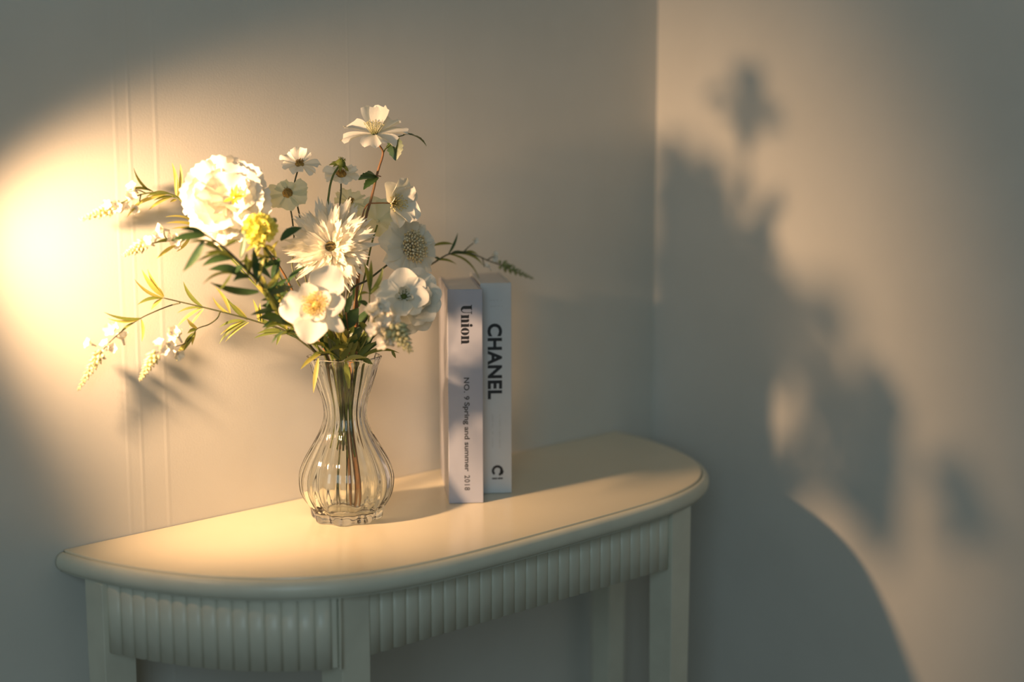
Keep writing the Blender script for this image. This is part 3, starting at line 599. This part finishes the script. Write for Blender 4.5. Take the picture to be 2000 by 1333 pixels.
# --- flowering sprays
def spray(label, way, stemm, branches, leaves_, florets_, spikes, d, low=.08, fs=1.0, r0=.0013, bm=M_bud, lm=(M_leaf3, M_leaf2, M_leaf)):
    t = stem_from(label, 'flower_spray', 'flower', *inside(*d, low), way, stemm, r0, .0007)
    for pts in branches: twig(pts, t, stemm, .0008, .0005, 'side_stem')
    for a, b_, w, bd, mi in leaves_: leaf(t, a, b_, w*PX, lm[mi], bd, .25)
    florets(t, florets_, M_carn, fs*1.45)
    for a, b_, r in spikes: spike(t, a, b_, r, bm)
    return t
Q = lambda y: (lambda px, py, dy=0: P(px, py, y+dy))
q = Q(-.020)
spray('topmost of the flowering sprays on the left, against the glowing wall', [P(622, 680, -.10), P(540, 585, -.075), P(455, 505, -.050), P(415, 460, -.032), q(372, 412), q(345, 385), q(318, 377), q(285, 378), q(255, 388), q(220, 406)], M_stemg, [[q(285, 378), q(272, 372), q(262, 372)], [q(275, 381), q(272, 395), q(268, 405)]],
      [(q(345, 384), q(336, 318), 8, .06, 0), (q(347, 384), q(352, 320), 8, -.08, 0), (q(344, 384), q(343, 332), 6, .0, 0), (q(293, 373), q(261, 328), 7, -.12, 1), (q(335, 380), q(285, 385), 9, .10, 1), (q(338, 384), q(290, 411), 10, .05, 0), (q(330, 378), q(275, 398), 8, .05, 0), (q(345, 386), q(300, 392), 7, .08, 1), (q(350, 390), q(365, 372), 5, .05, 0), (q(300, 375), q(250, 372), 7, .1, 1), (q(345, 390), q(332, 395), 5, .05, 0), (q(290, 385), q(248, 425), 7, .06, 0)],
      [q(262, 371), q(233, 403), q(229, 398, -.004), q(266, 407), q(240, 409, .003), q(252, 390), q(212, 398, -.003)], [(q(222, 406), q(156, 430), .0078)], (-.9, .1))
q = Q(-.045)
spray('middle flowering spray on the left, just under the carnation', [P(625, 685, -.12), P(540, 600, -.10), P(450, 505, -.075), P(400, 455, -.055), q(372, 460), q(345, 469), q(310, 473), q(280, 480)], M_stemg, [[q(330, 470), q(322, 462), q(320, 450)]],
      [(q(396, 447), q(323, 424), 6, .12, 0), (q(396, 448), q(324, 436), 6, .08, 0), (q(396, 450), q(335, 447), 6, .05, 0), (q(345, 478), q(306, 506), 9, .03, 0), (q(345, 468), q(300, 476), 7, .05, 1), (q(372, 462), q(345, 492), 6, -.06, 0)],
      [q(290, 469), q(294, 476, -.004), q(320, 449), q(343, 470), q(338, 466, -.003), q(352, 472), q(305, 466)], [(q(280, 478), q(240, 500), .0072)], (-.9, -.2))
q = Q(-.024)
yl = lambda px: -.030 - .07*max(0, min(1, (px-330)/280))
R = lambda px, py, dy=0: P(px, py, yl(px)+dy)
q2 = lambda px, py, dy=0: P(px, py, -.060-.02*max(0, (400-px)/100)+dy)
spray('lowest and longest flowering spray on the left, drooping in two white-tipped branches', [R(612, 685), R(560, 648), R(500, 628), R(455, 615), R(395, 600), R(352, 590), R(318, 582)], M_stem,
      [[R(352, 592), q(330, 598), q(300, 610), q(275, 622), q(245, 642), q(215, 668), q(195, 692)], [R(430, 609), q2(424, 622), q2(408, 634), q2(386, 642), q2(376, 655), q2(360, 672), q2(330, 680), q2(300, 692)]],
      [(R(318, 582), R(262, 545), 7, -.10, 0), (R(319, 580), R(277, 527), 9, -.06, 0), (R(319, 580), R(288, 526), 8, -.04, 0), (R(318, 583), R(268, 596), 7, .10, 1), (R(316, 584), R(295, 606), 8, .05, 0), (R(320, 580), R(300, 555), 7, .05, 0), (R(396, 600), R(358, 550), 8, -.10, 1), (R(396, 602), R(346, 612), 6, .10, 1), (R(394, 602), R(345, 640), 8, .06, 0), (R(398, 604), R(370, 640), 6, .03, 0),
       (q(276, 622), q(203, 610), 7, -.08, 1), (q(275, 622), q(210, 622), 7, -.10, 0), (q(276, 624), q(277, 668), 6, -.08, 0), (q(262, 630), q(235, 650), 5, .05, 1), (q2(385, 642), q2(365, 622), 7, -.06, 0), (q2(384, 644), q2(366, 652), 7, .1, 1), (q2(380, 650), q2(357, 688), 11, .05, 1), (q2(382, 648), q2(375, 675), 6, .05, 0), (q2(364, 668), q2(345, 705), 9, .05, 0),
       (R(450, 614), R(420, 560), 7, .08, 0), (R(450, 614), R(415, 580), 6, -.1, 0), (R(484, 625), R(443, 583), 8, -.05, 1), (R(484, 625), R(445, 590), 6, .05, 0), (R(478, 627), R(428, 640), 7, .10, 1), (R(482, 628), R(428, 672), 8, .10, 1), (R(486, 630), R(440, 668), 6, .06, 0), (R(476, 627), R(430, 655), 6, .05, 0), (R(506, 630), R(494, 585), 7, .05, 0), (R(512, 632), R(508, 592), 7, -.05, 0), (R(560, 648), R(502, 652), 8, .08, 1), (R(562, 648), R(496, 661), 7, .06, 1), (R(535, 640), R(500, 622), 7, .05, 1), (R(550, 645), R(540, 675), 7, .0, 1), (R(575, 655), R(535, 632), 7, .06, 1), (R(585, 662), R(545, 645), 9, .05, 2), (R(560, 646), R(548, 610), 7, .05, 0)],
      [q(221, 640), q(217, 645, -.003), q(208, 676), q(213, 682, -.003), q(240, 664), q(179, 673), q(200, 697), q2(345, 655), q2(350, 660, -.003), q2(336, 652, .003), q2(313, 676), q2(317, 683, -.003), q2(330, 672), q2(345, 690)],
      [(q(196, 688), q(152, 764), .0070), (q2(303, 692), q2(273, 744), .0074)], (-1, .1))
q = Q(-.085)
spray('thin flowering spray leaning out to the right over the tops of the books', [P(706, 640, -.105), P(770, 560, -.10), q(845, 515), q(876, 497), q(905, 493), q(930, 499), q(955, 510), q(985, 520)], M_stem, [[q(906, 492), q(916, 482), q(925, 475)], [q(942, 503), q(944, 512), q(946, 521)], [q(952, 508), q(960, 503), q(967, 503)]],
      [(q(876, 496), q(894, 455), 6, -.06, 2), (q(884, 477), q(842, 482), 8, .06, 1), (q(878, 497), q(940, 556), 8, .14, 1), (q(880, 497), q(945, 520), 8, .14, 1), (q(852, 508), q(892, 517), 6, .08, 1), (q(848, 502), q(862, 507), 5, .0, 2), (q(882, 494), q(912, 496), 8, .05, 2), (q(905, 494), q(934, 498), 6, .1, 1)],
      [q(926, 470), q(968, 503), q(964, 498, .003), q(970, 512), q(955, 523)], [(q(978, 517), q(1042, 545), .0072)], (.9, .2), fs=.75, bm=M_budg)
q = Q(-.258)
spray('flowering spray coming forward at the lower right, pale bud tip pointing down right', [P(700, 690, -.145), P(716, 660, -.170), P(720, 620, -.195), P(722, 572, -.216)], M_stemg, [[P(720, 600, -.204), P(735, 596, -.228), q(748, 608), q(758, 632), q(766, 648)]],
      [(P(722, 572, -.21), P(710, 512, -.21), 9, .06, 1), (P(722, 570, -.21), P(725, 508, -.215), 9, .0, 1), (P(724, 572, -.21), P(748, 522, -.212), 9, -.1, 1), (P(722, 574, -.21), P(700, 578, -.215), 8, .1, 1), (P(722, 576, -.21), P(742, 560, -.217), 9, .1, 1), (P(720, 600, -.204), P(698, 590, -.21), 9, .1, 2), (P(718, 652, -.172), P(700, 630, -.18), 11, .1, 1), (P(717, 655, -.172), P(740, 628, -.18), 10, .1, 1)],
      [q(738, 592), q(742, 604), q(731, 610), q(728, 618), q(752, 628), q(762, 618, .006), q(735, 642, -.004), q(740, 650, -.004), q(756, 640), q(760, 648), q(750, 668), q(758, 672), q(770, 632, .006), q(747, 637)], [(q(770, 640, -.008), q(803, 688, -.034), .0125)], (.4, -.8), fs=1.25)
# --- short leafy filler stems at the mouth of the vase
def filler(label, d, way, leaves_, m=M_stemg, low=.085, r=.0013):
    t = stem_from(label, 'leaf_sprig', 'leaf', *inside(*d, low), way, m, r, .0008)
    for a, b_, w, bd, mi, th in leaves_: leaf(t, a, b_, w*PX, (M_leaf3, M_leaf2, M_leaf)[mi], bd, .2, tooth=th, nu=10)
    return t
f1 = Q(-.150); f2 = Q(-.120); f3 = Q(-.165)
filler('leaf sprig with one long leaf hanging over the left of the glass rim', (-.8, -.5), [P(628, 690, -.140), P(618, 672, -.145)], [(P(626, 692, -.142), P(587, 722, -.155), 9, .06, 0, 0), (P(622, 700, -.145), P(612, 768, -.150), 9, .02, 0, 0), (P(640, 690, -.14), P(612, 640, -.15), 14, .1, 2, 0), (P(632, 690, -.142), P(606, 702, -.152), 6, .12, 1, 0), (P(630, 680, -.142), P(645, 640, -.15), 12, .1, 2, 0)])
filler('leaf sprig with one narrow leaf arching over the right of the glass rim', (.7, -.5), [P(712, 690, -.142), P(725, 680, -.150)], [(P(700, 704, -.150), P(780, 690, -.172), 9, .16, 1, 0), (P(700, 700, -.15), P(735, 668, -.165), 11, .08, 1, 0), (P(765, 684, -.170), P(773, 700, -.174), 6, .0, 1, 0), (P(710, 694, -.148), P(740, 640, -.16), 14, .1, 2, 0), (P(705, 700, -.148), P(728, 712, -.160), 10, .05, 1, .08), (P(715, 690, -.148), P(762, 660, -.165), 8, .1, 2, 0)])
filler('leaf sprig of broad toothed dark leaves in the middle of the vase mouth', (.1, -.8), [P(682, 690, -.150), P(680, 650, -.165), P(676, 610, -.170)], [(P(676, 640, -.166), P(700, 602, -.178), 28, .05, 2, .06), (P(680, 660, -.160), P(652, 618, -.176), 24, .05, 2, .06), (P(680, 672, -.158), P(710, 640, -.17), 30, .06, 2, .06), (P(680, 664, -.160), P(655, 648, -.178), 24, .05, 0, .10), (P(682, 680, -.158), P(640, 688, -.172), 8, .08, 1, 0), (P(686, 684, -.158), P(696, 652, -.172), 16, .05, 1, .06), (P(676, 612, -.170), P(690, 575, -.175), 14, .06, 2, .06)], M_stemb)
filler('leaf sprig of dark pointed leaves at the back of the vase mouth', (.2, .6), [P(680, 690, -.10), P(690, 640, -.098), P(700, 590, -.10)], [(P(690, 650, -.098), P(720, 610, -.10), 22, .05, 2, 0), (P(685, 660, -.098), P(655, 610, -.095), 22, .05, 2, 0), (P(700, 600, -.10), P(690, 555, -.10), 18, .05, 2, 0), (P(690, 640, -.10), P(735, 600, -.11), 16, .05, 2, 0), (P(684, 670, -.10), P(640, 660, -.10), 18, .1, 2, 0), (P(690, 670, -.1), P(725, 655, -.11), 18, .1, 2, 0)])
t = filler('leaf sprig with small bright leaves deep at the front of the vase mouth', (-.2, -.9), [P(655, 690, -.152), P(648, 668, -.165)], [(P(660, 702, -.150), P(640, 660, -.17), 16, .05, 2, .05), (P(668, 704, -.150), P(690, 668, -.168), 15, .08, 1, .1), (P(664, 704, -.150), P(632, 690, -.165), 8, .1, 1, 0), (P(672, 706, -.150), P(716, 700, -.166), 9, .12, 0, .05), (P(655, 702, -.15), P(630, 668, -.165), 12, .06, 2, 0), (P(652, 680, -.160), P(668, 650, -.172), 14, .06, 1, .05), (P(676, 706, -.150), P(682, 760, -.135), 14, .03, 1, 0), (Vector((VX-.004, VY-.006, .165)), Vector((VX+.004, VY-.004, .098)), 15, .0, 1, .06), (Vector((VX+.005, VY-.003, .150)), Vector((VX+.007, VY, .102)), 12, .0, 2, .05), (Vector((VX+.010, VY-.008, .172)), Vector((VX-.001, VY-.008, .118)), 10, .05, 1, 0), (Vector((VX-.012, VY-.006, .178)), Vector((VX-.006, VY-.005, .140)), 13, .05, 2, 0)])
for k in range(20):
    bx = random.uniform(640, 718); tx = bx + random.uniform(-55, 50); ty = random.uniform(606, 684); yy = random.uniform(-.172, -.148)
    leaf(t, P(bx, random.uniform(692, 704), -.146), P(tx, ty, yy), random.uniform(8, 15)*PX, random.choice((M_leaf2, M_leaf2, M_leaf3, M_leaf)), random.uniform(-.08, .14), .2, tooth=random.choice((0, 0, .06)), nu=10)
